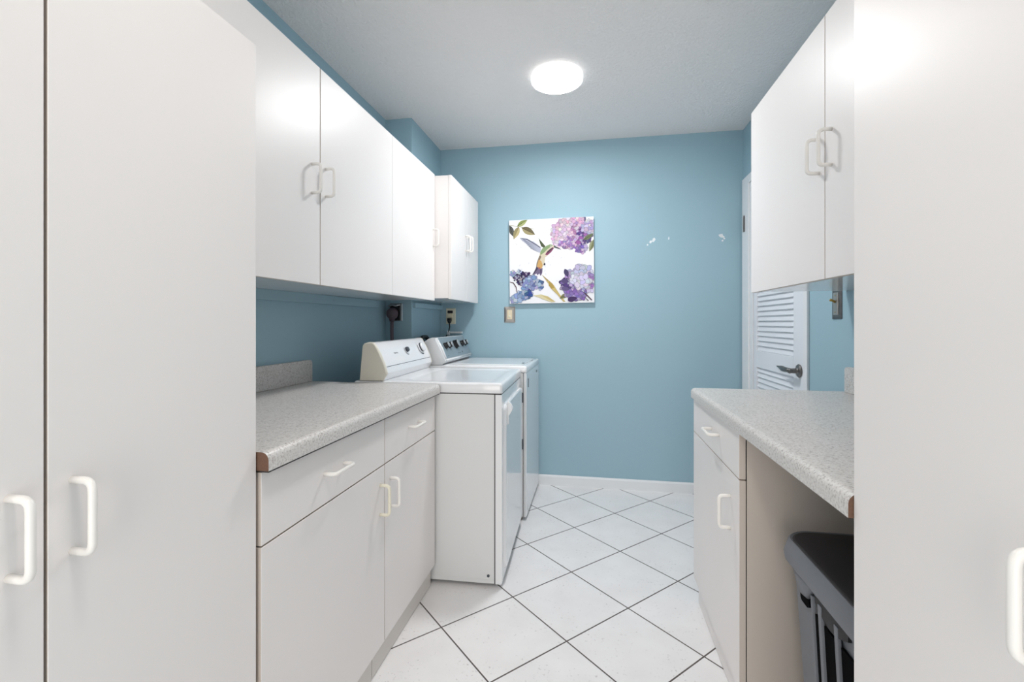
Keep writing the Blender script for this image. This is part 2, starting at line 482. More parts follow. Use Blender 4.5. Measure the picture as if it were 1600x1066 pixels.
# --- right base unit
XFR = .405
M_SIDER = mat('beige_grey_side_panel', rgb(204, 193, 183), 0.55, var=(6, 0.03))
t = thing('base_cabinet', 'white base cabinet on the right under the far end of the counter', 'base cabinet', (0, 1.405, 0))
YW = 2.013 - 1.405
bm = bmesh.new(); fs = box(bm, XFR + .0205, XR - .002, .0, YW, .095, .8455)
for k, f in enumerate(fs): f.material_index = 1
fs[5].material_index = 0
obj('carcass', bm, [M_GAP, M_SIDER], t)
d = door_panel(t, 'drawer', XFR, .018, .0, YW, .7105, .8420, -1)
pull(d, XFR, .262, .785, -1, False)
d = door_panel(t, 'door', XFR, .018, -.0015, YW, .108, .7075, -1)
pull(d, XFR, .084, .585, -1, True)
obj('toe_kick', B(XFR + .0185, XR - .1, .0, YW - .006, .0025, .0945), M_LAM, t, bevel=.001)

# --- tall cabinets
XTL = -.692
t = thing('tall_cabinet', 'tall white two-door cabinet on the left, nearest the camera', 'tall cabinet', (0, .104, 0))
carcass(t, XL + .002, XTL - .0195, 0, .750, .06, 1.730, 1, M_CHIP)
for (a_, b_, hy) in ((0.0, .3735, .337), (.3775, .750, .406)):
    d = door_panel(t, 'door', XTL, .018, a_, b_, .07, 1.732, 1)
    pull(d, XTL, hy, .896, 1, True)
obj('toe_kick', B(XL + .03, XTL - .03, 0, .75, 0, .0595), M_SIDE, t)
XTR = .403
t = thing('tall_cabinet', 'tall white cabinet on the right, in front of the right counter', 'tall cabinet', (0, .062, 0))
carcass(t, XTR + .0195, XR - .002, 0, .750, .06, 1.730, -1, M_CHIPL)
for (a_, b_, hy) in ((0.0, .3735, .337), (.3765, .750, .424)):
    d = door_panel(t, 'door', XTR, .018, a_, b_, .07, 1.732, -1)
    pull(d, XTR, hy, .902, -1, True)
obj('toe_kick', B(XTR + .03, XR - .03, 0, .75, 0, .0595), M_SIDE, t)

# --- wall cabinets
XUL = -.925
def wall_cab(label, xb, xf, y0, y1, z0, z1, side, doors, under=M_UNDER, seam=M_CHIPL, edge=M_LAM, group=None):
    t = thing('wall_cabinet', label, 'wall cabinet', (0, y0, z0), 0, group)
    xa = xf - .0185 * side
    carcass(t, min(xb, xa), max(xb, xa), .0005, y1 - y0 - .0005, 0.004, z1 - z0 - .001, side, seam, under)
    for (a_, b_, hy, hz) in doors:
        d = door_panel(t, 'door', xf, .018, a_ - y0, b_ - y0, 0, z1 - z0, side, edge=edge)
        pull(d, xf, hy - y0, hz - z0, side, True)
    return t
wall_cab('white two-door wall cabinet above the left counter', XL + .001, XUL, .858, 2.024, 1.285, 2.029, 1,
         [(.859, 1.4455, 1.400, 1.636), (1.4495, 2.0235, 1.480, 1.645)], seam=M_CHIP, edge=M_EDGE)
wall_cab('white single-door wall cabinet above the dryer, at the far end of the left row', XL + .001, XUL, 2.0245, 2.605, 1.286, 2.029, 1,
         [(2.0255, 2.605, 2.575, 1.651)], seam=M_SIDE)
wall_cab('small white wall cabinet above the washing machine, standing proud of the row beside it', XC + .001, -.825, 2.61, 3.245, 1.296, 2.024, 1,
         [(2.61, 2.948, 2.915, 1.672), (2.950, 3.245, 2.978, 1.674)], under=M_UNDER, seam=M_SIDE)
wall_cab('white two-door wall cabinet on the right above the counter', XR - .001, .630, .814, 2.026, 1.277, 2.008, -1,
         [(.815, 1.4130, 1.378, 1.630), (1.4165, 2.026, 1.447, 1.628)], seam=M_CHIPL, edge=M_EDGE)

# ------------------------------------------------------------------ dryer
t = thing('clothes_dryer', 'white front-loading clothes dryer beside the left base cabinet', 'clothes dryer', (-.394, 1.970, 0), math.radians(1.9))
DW, DD = .660, .685
bm = B(-DD, -.034, 0, DW, .018, .842)
box(bm, -DD + .01, -.034, -.0012, 0, .030, .036)       # pressed rib along the foot of the side
obj('cabinet_body', bm, M_ENSIDE, t, bevel=.002)
bm = bmesh.new(); prism(bm, [(-.030, .016), (-.004, .016), (0, .022), (0, .836), (-.003, .842), (-.030, .842)], 0, DW)
obj('front_panel', bm, M_ENAMEL, t, bevel=.002)
obj('seam_strip', B(-.0345, -.0296, .0015, DW - .0015, .017, .8425), M_GAP, t)
obj('seam_strip', B(-DD + .004, -.003, .0012, DW - .0012, .8415, .8470), M_GAP, t)
# top with rolled edges and a shallow dished area
bm = bmesh.new()
def rr3(x0, x1, y0, y1, r, z, n=5): return [(x, y, z) for x, y in round_rect(x0, x1, y0, y1, r, n)]
rings = [rr3(-DD, 0, 0, DW, .012, .847), rr3(-DD, .001, -.001, DW + .001, .012, .850), rr3(-DD, .001, -.001, DW + .001, .012, .880),
         rr3(-DD, -.001, .001, DW - .001, .012, .886), rr3(-DD + .004, -.005, .005, DW - .005, .012, .890), rr3(-DD + .01, -.012, .012, DW - .012, .012, .8915),
         rr3(-.470, -.045, .055, DW - .055, .08, .8915), rr3(-.460, -.055, .065, DW - .065, .075, .8885), rr3(-.448, -.067, .077, DW - .077, .065, .8875)]
loft(bm, rings)
obj('top_panel', bm, M_ENAMEL, t, smooth=True).modifiers.new('es', 'EDGE_SPLIT').split_angle = math.radians(50)
# control console
cp = [(-.657, .8917), (-.643, 1.050), (-.636, 1.060), (-.615, 1.066), (-.597, 1.066), (-.586, 1.060), (-.562, 1.020), (-.540, .972), (-.530, .940), (-.527, .925), (-.533, .915), (-.546, .8917)]
bm = bmesh.new(); prism(bm, cp, .016, DW - .016)
con = obj('console', bm, M_ENAMEL, t)
con.data.polygons.foreach_set('use_smooth', [len(p.vertices) == 4 for p in con.data.polygons]); con.modifiers.new('es', 'EDGE_SPLIT').split_angle = math.radians(32)
def scaled(prof, k, cx, cz): return [(cx + (x - cx) * k, cz + (z - cz) * k) for x, z in prof]
for y0, y1, y2 in ((.0, .006, .0160), (DW, DW - .006, DW - .0160)):
    bm = bmesh.new()
    inner = [(x, max(z, .8918)) for x, z in scaled(cp, .955, -.60, .95)]
    outer = [(x, max(z, .8918)) for x, z in scaled(cp, 1.01, -.60, .95)]
    loft(bm, [[(x, y0, z) for x, z in inner], [(x, y1, z) for x, z in outer], [(x, y2, z) for x, z in outer]])
    o = obj('end_cap', bm, M_CAP, con); o.data.polygons.foreach_set('use_smooth', [len(p.vertices) == 4 for p in o.data.polygons]); o.modifiers.new('es', 'EDGE_SPLIT').split_angle = math.radians(50)
    o['label'] = 'ivory end cap of the console'
# raised fascia lip + printed details on the slope
sl = Vector((-.540 + .586, 0, .972 - 1.060)); sl.normalize()           # down the slope
nrm = Vector((-sl.z, 0, sl.x)); nrm = nrm if nrm.x > 0 else -nrm
def on_slope(s, y, off=0.0):   # s metres below the top front edge, following the bent fascia
    pl = [Vector((-.586, 0, 1.060)), Vector((-.562, 0, 1.020)), Vector((-.540, 0, .972)), Vector((-.530, 0, .940))]
    for p, q in zip(pl, pl[1:]):
        L = (q - p).length
        if s <= L or q is pl[-1]:
            d = (q - p).normalized(); n = Vector((-d.z, 0, d.x)); n = n if n.x > 0 else -n
            r = p + d * s + n * off; return Vector((r.x, y, r.z)), n
        s -= L
bm = bmesh.new()
tube(bm, [on_slope(.118, .02, .0)[0], on_slope(.118, DW - .02, .0)[0]], .0012, 6)
obj('fascia_line', bm, M_DKGREY, con)
def arc_print(parent, s, y, r0, r1, a0, a1, m, name):
    c, n = on_slope(s, y, .0012); bm = bmesh.new(); N = 24
    u = Vector((0, 1, 0)); v = n.cross(u)
    if v.z < 0: v = -v
    A = [bm.verts.new(c + (u * math.cos(a) + v * math.sin(a)) * r0 + n * .0) for a in [math.radians(a0 + (a1 - a0) * k / N) for k in range(N + 1)]]
    Bv = [bm.verts.new(c + (u * math.cos(a) + v * math.sin(a)) * r1) for a in [math.radians(a0 + (a1 - a0) * k / N) for k in range(N + 1)]]
    for k in range(N): bm.faces.new((A[k], A[k + 1], Bv[k + 1], Bv[k]))
    return obj(name, bm, m, parent)
c, n = on_slope(.052, .545)
bm = bmesh.new(); lathe(bm, [(.031, 0), (.031, .004), (.026, .006), (.025, .020), (.022, .023), (.001, .023)], c - n * .002, n, 36)
k1 = obj('timer_knob', bm, M_ENAMEL, con, smooth=True); k1.modifiers.new('es', 'EDGE_SPLIT').split_angle = math.radians(40)
arc_print(con, .052, .545, .036, .041, 150, 290, M_DKGREY, 'dial_marking')
bm = bmesh.new(); lathe(bm, [(.0262, .0065), (.0262, .0135), (.0255, .0140)], c - n * .002, n, 36)
obj('knob_ring', bm, M_DKGREY, k1)
c, n = on_slope(.052, .330)
bm = bmesh.new(); lathe(bm, [(.014, 0), (.013, .012), (.010, .016), (.001, .016)], c - n * .002, n, 24)
obj('selector_knob', bm, M_DKGREY, con, smooth=True)
arc_print(con, .052, .330, .024, .028, 150, 290, M_DKGREY, 'dial_marking')
# tiny illegible maker's script left of the dials
bm = bmesh.new()
c0 = [on_slope(.060 - .004 * math.sin(k * 1.7), .155 + k * .0045, .0010)[0] for k in range(12)]
tube(bm, c0, .0008, 5)
obj('script_marking', bm, M_DKGREY, con)
# front door with pull and hinges
bm = bmesh.new()
dr = round_rect(.034, DW - .030, .060, .790, .03, 6)
loft(bm, [[(0.0002, y, z) for y, z in dr], [(.008, y, z) for y, z in round_rect(.045, DW - .030, .060, .790, .03, 6)], [(.012, y, z) for y, z in round_rect(.050, DW - .035, .065, .785, .028, 6)]])
dd = obj('door', bm, M_ENAMEL, t)
bm = bmesh.new()
rings = []
for k in range(9):
    q = k / 8; z = .800 - .105 * q; pr = .012 + .022 * math.sin(PI * min(1, q * 1.6)) * (1 - q) ** .5 + .004
    wv = .012 - .005 * q
    rings.append([(.0115, .090 - wv, z), (pr, .090 - wv, z), (pr + .003, .090, z), (pr, .090 + wv + .004, z), (.0115, .090 + wv + .004, z)])
loft(bm, rings)
obj('handle', bm, M_ENAMEL, dd, bevel=.003)
for z in (.728, .462):
    bm = B(.0005, .010, DW - .022, DW - .004, z - .028, z + .028); tube(bm, [(.012, DW - .022, z - .028), (.012, DW - .022, z + .028)], .005, 8)
    obj('hinge', bm, M_DKGREY, t)
bm = bmesh.new(); lathe(bm, [(.006, 0), (.006, .003), (.001, .004)], (-.060, -.0005, .052), (0, -1, 0), 12)
obj('screw', bm, M_DKGREY, t)
for x in (-.05, -DD + .06):
    for y in (.05, DW - .05):
        bm = bmesh.new(); lathe(bm, [(.018, 0), (.018, .010), (.008, .011), (.008, .020)], (x, y, 0), (0, 0, 1), 16)
        obj('foot', bm, M_BLACK, t)

# ------------------------------------------------------------------ washing machine
t = thing('washing_machine', 'white top-loading washing machine with blue-grey control panel against the back wall', 'washing machine', (-.388, 2.668, 0))
WW, WD = .612, .690
obj('cabinet_body', B(-WD, -.020, 0, WW, .022, .862), M_ENSIDE, t, bevel=.003)
bm = bmesh.new(); prism(bm, [(-.018, .020), (-.004, .020), (0, .026), (0, .856), (-.004, .862), (-.018, .862)], 0, WW)
obj('front_panel', bm, M_ENAMEL, t, bevel=.004)
bm = bmesh.new()
loft(bm, [rr3(-WD, 0, 0, WW, .012, .864), rr3(-WD, .001, -.001, WW + .001, .012, .868), rr3(-WD, .001, -.001, WW + .001, .012, .892), rr3(-WD, -.003, .003, WW - .003, .012, .899), rr3(-WD + .01, -.012, .012, WW - .012, .012, .9015)])
obj('top_panel', bm, M_ENAMEL, t, smooth=True).modifiers.new('es', 'EDGE_SPLIT').split_angle = math.radians(50)
bm = bmesh.new()
loft(bm, [rr3(-.470, -.030, .050, WW - .050, .025, .9016), rr3(-.470, -.030, .050, WW - .050, .025, .9045), rr3(-.466, -.034, .054, WW - .054, .022, .9065)])
lid = obj('lid', bm, M_ENAMEL, t, bevel=.001)
obj('lid_notch', B(-.050, -.036, .130, .185, .9062, .9072), M_BLACK, lid)
obj('bleach_slot', B(-.482, -.474, .130, .185, .9014, .9030), M_DKGREY, t)
wp = [(-.650, .9017), (-.636, 1.020), (-.626, 1.040), (-.600, 1.058), (-.573, 1.066), (-.560, 1.064), (-.492, .926), (-.494, .916), (-.512, .9017)]
bm = bmesh.new(); prism(bm, wp, .0, WW - .012)
con = obj('console', bm, M_ENAMEL, t); con.data.polygons.foreach_set('use_smooth', [len(p.vertices) == 4 for p in con.data.polygons]); con.modifiers.new('es', 'EDGE_SPLIT').split_angle = math.radians(40)
A0 = Vector((-.560, 0, 1.064)); A1 = Vector((-.492, 0, .926)); dn = (A1 - A0).normalized(); wn_ = Vector((-dn.z, 0, dn.x)); wn_ = wn_ if wn_.x > 0 else -wn_
LS = (A1 - A0).length
def on_w(s, y, off): p = A0 + dn * s + wn_ * off; return Vector((p.x, y, p.z))
bm = bmesh.new()
for (s0, s1, y0, y1, o0, o1) in ((.004, LS - .012, .036, WW - .018, .0002, .003),):
    ps = [on_w(s, y, o) for o in (o0, o1) for s, y in ((s0, y0), (s1, y0), (s1, y1), (s0, y1))]
    v = [bm.verts.new(p) for p in ps]
    for f in ((0, 1, 2, 3), (4, 7, 6, 5), (0, 4, 5, 1), (1, 5, 6, 2), (2, 6, 7, 3), (3, 7, 4, 0)): bm.faces.new([v[i] for i in f])
fas = obj('control_panel', bm, M_FASCIA, con, bevel=.0008); fas['label'] = 'blue-grey control panel'
# white raised end rail of the panel and the lip under it
bm = bmesh.new(); tube(bm, [on_w(.004, .024, .001), on_w(LS * .5, .024, .004), on_w(LS - .010, .024, .001)], [.007, .009, .007], 12)
obj('end_rail', bm, M_ENAMEL, con, smooth=True)
bm = bmesh.new(); tube(bm, [on_w(LS - .002, .010, .0015), on_w(LS - .002, WW - .016, .0015)], .005, 10)
obj('lower_lip', bm, M_ENAMEL, con, smooth=True)
for y, r in ((.110, .019), (.178, .019), (.318, .027), (.470, .019), (.540, .019)):
    c = on_w(LS * .40, y, .003)
    bm = bmesh.new(); lathe(bm, [(r * 1.12, -.0005), (r * 1.1, .006), (r, .008), (r * .94, .026)], c, wn_, 28)
    kn = obj('knob', bm, M_BLACK, fas, smooth=True); kn.modifiers.new('es', 'EDGE_SPLIT').split_angle = math.radians(40)
    bm = bmesh.new(); lathe(bm, [(r * .93, .0262), (r * .90, .029), (r * .3, .031), (.001, .031)], c, wn_, 28)
    obj('knob_face', bm, M_SILVER, kn, smooth=True)
bm = bmesh.new()
tube(bm, [on_w(LS * .80, .30 + .012 * k, .0036) for k in range(6)], .0012, 5)
obj('panel_marking', bm, M_DKGREY, fas)
bm = bmesh.new(); lathe(bm, [(.007, 0), (.007, .0006)], on_w(LS * .78, .405, .0032), wn_, 16)
obj('panel_marking', bm, M_DKGREY, fas)
bm = bmesh.new(); tube(bm, [on_w(LS * .83, .075 + .006 * k, .0036) for k in range(5)], .0010, 5)
obj('panel_marking', bm, M_DKGREY, fas)
obj('latch_clip', B(.0003, .0022, .070, .084, .770, .822), M_DKGREY, t)
bm = bmesh.new(); lathe(bm, [(.009, 0), (.009, .0015)], (0.0003, .470, .826), (1, 0, 0), 14)
obj('panel_plug', bm, M_BLACK, t)
for x in (-.04, -WD + .05):
    for y in (.03, WW - .05):
        bm = bmesh.new(); lathe(bm, [(.016, 0), (.016, .012), (.008, .013), (.008, .024)], (x, y, 0), (0, 0, 1), 16)
        obj('foot', bm, M_NICKEL, t)

# ------------------------------------------------------------------ ceiling lights
def ceiling_light(loc, dm, label):
    t = thing('ceiling_light', label, 'ceiling light', loc)
    bm = bmesh.new(); lathe(bm, [(.112, -.0002), (.130, -.0004), (.134, -.006), (.134, -.028), (.131, -.034), (.126, -.035)], (0, 0, 0), (0, 0, 1), 64)
    obj('housing', bm, M_FIX, t, smooth=True).modifiers.new('es', 'EDGE_SPLIT').split_angle = math.radians(40)
    bm = bmesh.new(); lathe(bm, [(.1245, -.0345), (.1225, -.0362), (.090, -.0385), (.045, -.0395), (.001, -.0400)], (0, 0, 0), (0, 0, 1), 64)
    obj('diffuser', bm, dm, t, smooth=True)
    return t
ceiling_light((-.190, 2.405, ZC), M_DIFF, 'round white flush ceiling light above the aisle')
ceiling_light((-.150, .36, ZC), M_DIFFN, 'round white flush ceiling light over the tall cabinets, above the camera')

# ------------------------------------------------------------------ canvas print
CW, CH = .600, .600
t = thing('canvas_print', 'square canvas print of a hummingbird among purple and blue flowers', 'wall art', (-.300, YB - .002, 1.594))
t.rotation_euler = (0, math.radians(-.55), 0)
obj('canvas', B(-CW / 2, CW / 2, -.028, 0, -CH / 2, CH / 2), M_CANVAS, t, bevel=.002)
PC = {}
def pc(r, g, b):
    k = (r, g, b)
    if k not in PC:
        gm = (r + g + b) / 3; q = [(v * .86 + gm * .14) * .86 for v in (r, g, b)]
        q = [v * 1.06 for v in q]
        PC[k] = (len(PC), mat('paint_%d_%d_%d' % k, rgb(*q), .8, spec=.1))
    return PC[k][0]
pbm = bmesh.new(); layer = [0]
def ppoly(pts, col):
    layer[0] += 1
    y = -.0283 - layer[0] * 1.1e-6
    vs = [pbm.verts.new((-CW / 2 + a * CW, y, CH / 2 - b * CH)) for a, b in pts if True]
    f = pbm.faces.new(vs); f.material_index = pc(*col)
def clampi(v): return min(.998, max(.002, v))
def petal(a, b, L, Wd, ang, col, n=12, pw=1.0):
    pts = []
    ca, sa = math.cos(ang), math.sin(ang)
    for k in range(n):
        th = 2 * PI * k / n
        x = math.cos(th) * L / 2; y = math.sin(th) * Wd / 2 * (1 - .25 * math.cos(th) * pw)
        pts.append((clampi(a + x * ca - y * sa), clampi(b + x * sa + y * ca)))
    ppoly(pts, col)
def leaf(a0, b0, a1, b1, wd, col, vein=None, half=None):
    dx, dy = a1 - a0, b1 - b0; L = math.hypot(dx, dy); nx, ny = -dy / L, dx / L
    N = 9; up = []; lo = []
    for k in range(N + 1):
        q = k / N; h = wd * math.sin(PI * q ** .85) * .5
        up.append((clampi(a0 + dx * q + nx * h), clampi(b0 + dy * q + ny * h))); lo.append((clampi(a0 + dx * q - nx * h), clampi(b0 + dy * q - ny * h)))
    ppoly(up + lo[::-1][1:-1], col)
    if half:
        mid = [(clampi(a0 + dx * k / N), clampi(b0 + dy * k / N)) for k in range(N + 1)]
        ppoly(up + mid[::-1][1:-1], half)
    if vein:
        ppoly([(clampi(a0 + nx * .004), clampi(b0 + ny * .004)), (clampi(a1), clampi(b1)), (clampi(a0 - nx * .004), clampi(b0 - ny * .004))], vein)
def cluster(cx, cy, rx, ry, n, size, cols, rnd, dark=None, keep=lambda a, b: True):
    """blossoms: each four petals round a little centre, colours picked by place"""
    for k in range(n):
        th = rnd.uniform(0, 2 * PI); r = math.sqrt(rnd.uniform(0, 1))
        a, b = cx + rx * r * math.cos(th), cy + ry * r * math.sin(th)
        if not (-.01 < a < 1.01 and -.01 < b < 1.01) or not keep(a, b): continue
        c = cols(a, b, rnd); s = size * rnd.uniform(.7, 1.25); o = rnd.uniform(0, PI)
        for q in range(4):
            an = o + q * PI / 2 + rnd.uniform(-.2, .2)
            wh = rnd.random() < .28
            cc = tuple(max(0, min(255, int((v + (255 - v) * (.55 if wh else 0)) + rnd.uniform(-18, 10)) // 12 * 12)) for v in c)
            petal(a + math.cos(an) * s * .52, b + math.sin(an) * s * .52, s * 1.12, s * .95, an, tuple(int(v * .84) // 12 * 12 for v in cc), 9)
            petal(a + math.cos(an) * s * .5, b + math.sin(an) * s * .5, s * .98, s * .76, an, cc, 9)
        petal(a, b, s * .22, s * .22, 0, tuple(int(v * .62) // 10 * 10 for v in c), 7)
rnd = random.Random(7)
# faint washes
for k in range(26):
    petal(rnd.uniform(.05, .7), rnd.uniform(.25, .95), .03, .012, rnd.uniform(0, 3), (240, 240, 246), 7)
# top left leaves
ppoly([(.01, .055), (.11, .075), (.30, .115), (.30, .12), (.11, .083), (.01, .062)], (206, 200, 170))
leaf(.005, .06, .055, .20, .06, (96, 98, 92), (60, 62, 60)); leaf(.12, .08, .055, .23, .07, (212, 196, 140), (150, 132, 84), (168, 156, 110))
leaf(.10, .075, .225, .003, .06, (150, 164, 90), (90, 104, 56), (190, 196, 130)); leaf(.155, .095, .315, .185, .085, (124, 112, 84), (80, 70, 52), (176, 164, 116))
# pink hydrangea, top right
def hyd1(a, b, r):
    q = (a - .72) * 1.1 + (b - .2) * 1.9 + r.uniform(-.18, .18)
    return (232, 190, 222) if q < -.12 else (206, 150, 200) if q < .08 else (166, 124, 186) if q < .24 else (112, 92, 150)
cluster(.82, .17, .17, .15, 46, .05, lambda a, b, r: (120, 100, 146), rnd)
cluster(.76, .17, .22, .165, 80, .052, hyd1, rnd)
cluster(.64, .22, .11, .10, 22, .045, lambda a, b, r: (238, 206, 232), rnd)
cluster(.72, .29, .10, .05, 14, .036, lambda a, b, r: (180, 140, 206), rnd)
cluster(.84, .36, .07, .045, 10, .042, lambda a, b, r: (152, 126, 196), rnd)
cluster(.94, .10, .07, .07, 12, .045, lambda a, b, r: (200, 184, 226), rnd)
leaf(.88, .27, .999, .20, .05, (120, 132, 96), (80, 90, 64)); leaf(.999, .27, .945, .41, .055, (130, 136, 96), (90, 96, 66), (168, 172, 130))
# hummingbird
ppoly([(.13, .215), (.20, .225), (.30, .27), (.37, .33), (.385, .36), (.37, .40), (.30, .365), (.235, .31), (.21, .285), (.16, .25)], (196, 200, 220))
for k in range(7):
    q = k / 6
    ppoly([(.37, .345 + .01 * k), (.15 + .10 * q, .225 + .115 * q), (.16 + .10 * q, .222 + .118 * q)], (120, 124, 146))
ppoly([(.13, .215), (.22, .228), (.38, .335), (.375, .345), (.22, .245)], (110, 112, 130))
ppoly([(.355, .225), (.385, .265), (.435, .325), (.42, .345), (.385, .325), (.37, .28)], (92, 100, 74))
ppoly([(.45, .32), (.49, .305), (.525, .315), (.545, .335), (.53, .355), (.50, .40), (.46, .435), (.43, .46), (.425, .52), (.385, .60), (.345, .62), (.32, .59), (.33, .52), (.355, .46), (.375, .39), (.40, .35)], (232, 218, 190))
ppoly([(.45, .32), (.49, .305), (.525, .315), (.50, .335), (.455, .365), (.42, .40), (.375, .43), (.375, .39), (.40, .35)], (150, 178, 124))
ppoly([(.36, .44), (.375, .43), (.385, .45), (.35, .53), (.34, .59), (.32, .59), (.33, .52)], (146, 128, 108))
ppoly([(.355, .48), (.385, .50), (.40, .545), (.385, .60), (.345, .62), (.325, .59)], (226, 176, 104))
ppoly([(.525, .34), (.535, .355), (.50, .40), (.455, .435), (.43, .425), (.455, .39), (.49, .36)], (150, 76, 112))
ppoly([(.49, .36), (.515, .345), (.525, .355), (.49, .385), (.46, .41), (.455, .39)], (92, 70, 84))
ppoly([(.535, .318), (.62, .368), (.618, .373), (.535, .345)], (96, 98, 100))
petal(.500, .330, .020, .020, 0, (236, 240, 236), 10); petal(.501, .331, .011, .011, 0, (34, 36, 40), 9)
ppoly([(.33, .56), (.36, .59), (.40, .585), (.395, .64), (.375, .675), (.36, .645), (.34, .665), (.325, .645), (.26, .685), (.265, .675), (.30, .62)], (126, 112, 146))
ppoly([(.33, .56), (.345, .59), (.30, .645), (.26, .685), (.265, .675), (.30, .62)], (84, 74, 98)); ppoly([(.37, .595), (.385, .60), (.38, .66), (.372, .64)], (92, 80, 110))
ppoly([(.345, .57), (.375, .575), (.36, .60)], (206, 104, 84)); ppoly([(.42, .52), (.435, .535), (.43, .555), (.41, .545)], (70, 66, 72))
# blue flowers, bottom left
cluster(.08, .64, .05, .025, 5, .04, lambda a, b, r: (160, 176, 222), rnd)
cluster(.16, .71, .085, .075, 22, .032, lambda a, b, r: (78, 66, 110) if r.random() < .6 else (110, 96, 150), rnd)
for aa, bb in ((.17, .64), (.24, .69), (.26, .67), (.06, .72), (.28, .74), (.13, .61)): petal(aa, bb, .022, .016, 1.0, (60, 52, 90), 8)
cluster(.25, .76, .085, .07, 11, .048, lambda a, b, r: (150, 172, 226) if r.random() < .7 else (190, 204, 240), rnd)
cluster(.35, .77, .04, .05, 5, .042, lambda a, b, r: (110, 134, 190), rnd)
cluster(.16, .89, .05, .04, 5, .050, lambda a, b, r: (140, 166, 220), rnd)
cluster(.24, .89, .04, .04, 5, .046, lambda a, b, r: (84, 106, 172), rnd)
cluster(.07, .94, .05, .03, 4, .055, lambda a, b, r: (170, 190, 232), rnd)
ppoly([(.005, .735), (.05, .745), (.085, .80), (.095, .87), (.088, .87), (.075, .805), (.045, .755), (.005, .742)], (112, 84, 92))
# ochre grass blades
ppoly([(.385, .655), (.47, .73), (.53, .79), (.60, .90), (.665, .985), (.64, .985), (.57, .90), (.50, .83), (.475, .78)], (222, 196, 120))
ppoly([(.47, .73), (.52, .775), (.535, .82), (.50, .83), (.47, .79)], (196, 164, 84)); ppoly([(.385, .655), (.47, .735), (.46, .735)], (130, 110, 80))
ppoly([(.28, .905), (.38, .895), (.46, .92), (.55, .985), (.50, .99), (.40, .95), (.34, .925)], (236, 222, 172)); ppoly([(.38, .905), (.46, .92), (.55, .985), (.49, .97)], (220, 198, 130))
leaf(.60, .945, .71, .885, .05, (140, 138, 96), (96, 92, 64))
# lilac hydrangea, bottom right
def hyd2(a, b, r):
    q = (a - .80) * 1.0 - (b - .75) * 1.3 + r.uniform(-.12, .12)
    return (222, 214, 242) if q > .06 else (194, 178, 228) if q > -.08 else (150, 130, 190) if q > -.2 else (104, 88, 146)
cluster(.72, .78, .09, .12, 20, .045, lambda a, b, r: (84, 70, 118), rnd)
cluster(.82, .76, .17, .16, 58, .056, hyd2, rnd)
cluster(.86, .66, .10, .07, 14, .060, lambda a, b, r: (214, 212, 240), rnd)
cluster(.95, .74, .05, .08, 12, .045, lambda a, b, r: (176, 140, 206), rnd)
cluster(.80, .90, .12, .05, 18, .045, lambda a, b, r: (156, 132, 200), rnd)
cluster(.84, .73, .08, .05, 8, .070, lambda a, b, r: (232, 226, 248), rnd)
leaf(.66, .60, .70, .70, .055, (86, 76, 116)); leaf(.61, .735, .71, .755, .055, (100, 86, 134)); petal(.745, .955, .11, .06, -.2, (82, 62, 110), 12); petal(.665, .835, .09, .05, .2, (110, 96, 144), 12)
ppoly([(.86, .87), (.90, .89), (.975, .97), (.965, .975), (.90, .91)], (100, 72, 90)); ppoly([(.87, .92), (.935, .975), (.925, .98)], (90, 70, 76))
me_mats = [v[1] for k, v in sorted(PC.items(), key=lambda kv: kv[1][0])]
me = bpy.data.meshes.new('printed_picture'); pbm.to_mesh(me); pbm.free()
for m_ in me_mats: me.materials.append(m_)
po = bpy.data.objects.new('printed_picture', me); COL.objects.link(po); po.parent = t

# ------------------------------------------------------------------ wall plates, outlets, cords
def plate_y(bm, cx, cz, w_, h_, y, d, bev=.004, mi=0):
    """plate on a wall facing -y"""
    loft(bm, [[(cx + a, y, cz + b) for a, b in round_rect(-w_ / 2, w_ / 2, -h_ / 2, h_ / 2, .003, 3)],
              [(cx + a, y - d * .4, cz + b) for a, b in round_rect(-w_ / 2, w_ / 2, -h_ / 2, h_ / 2, .003, 3)],
              [(cx + a, y - d, cz + b) for a, b in round_rect(-w_ / 2 + bev, w_ / 2 - bev, -h_ / 2 + bev, h_ / 2 - bev, .003, 3)]], mi)
# nickel plate on the back wall, under the canvas corner
t = thing('wall_plate', 'nickel wall plate with a cream insert, below the corner of the canvas print', 'wall plate', (-.602, YB, 1.214))
bm = bmesh.new(); plate_y(bm, 0, 0, .080, .116, -.0003, .008, .012)
obj('cover_plate', bm, M_NICKEL, t)
bm = bmesh.new(); plate_y(bm, 0, 0, .036, .068, -.0083, .003, .002)
ins = obj('insert', bm, M_IVORY, t)
bm = bmesh.new(); lathe(bm, [(.009, 0), (.009, .003), (.005, .005), (.001, .005)], (0, -.0113, -.014), (0, -1, 0), 18)
box(bm, -.004, .004, -.0135, -.0112, .006, .024)
obj('jack_button', bm, M_BEIGEP, ins)
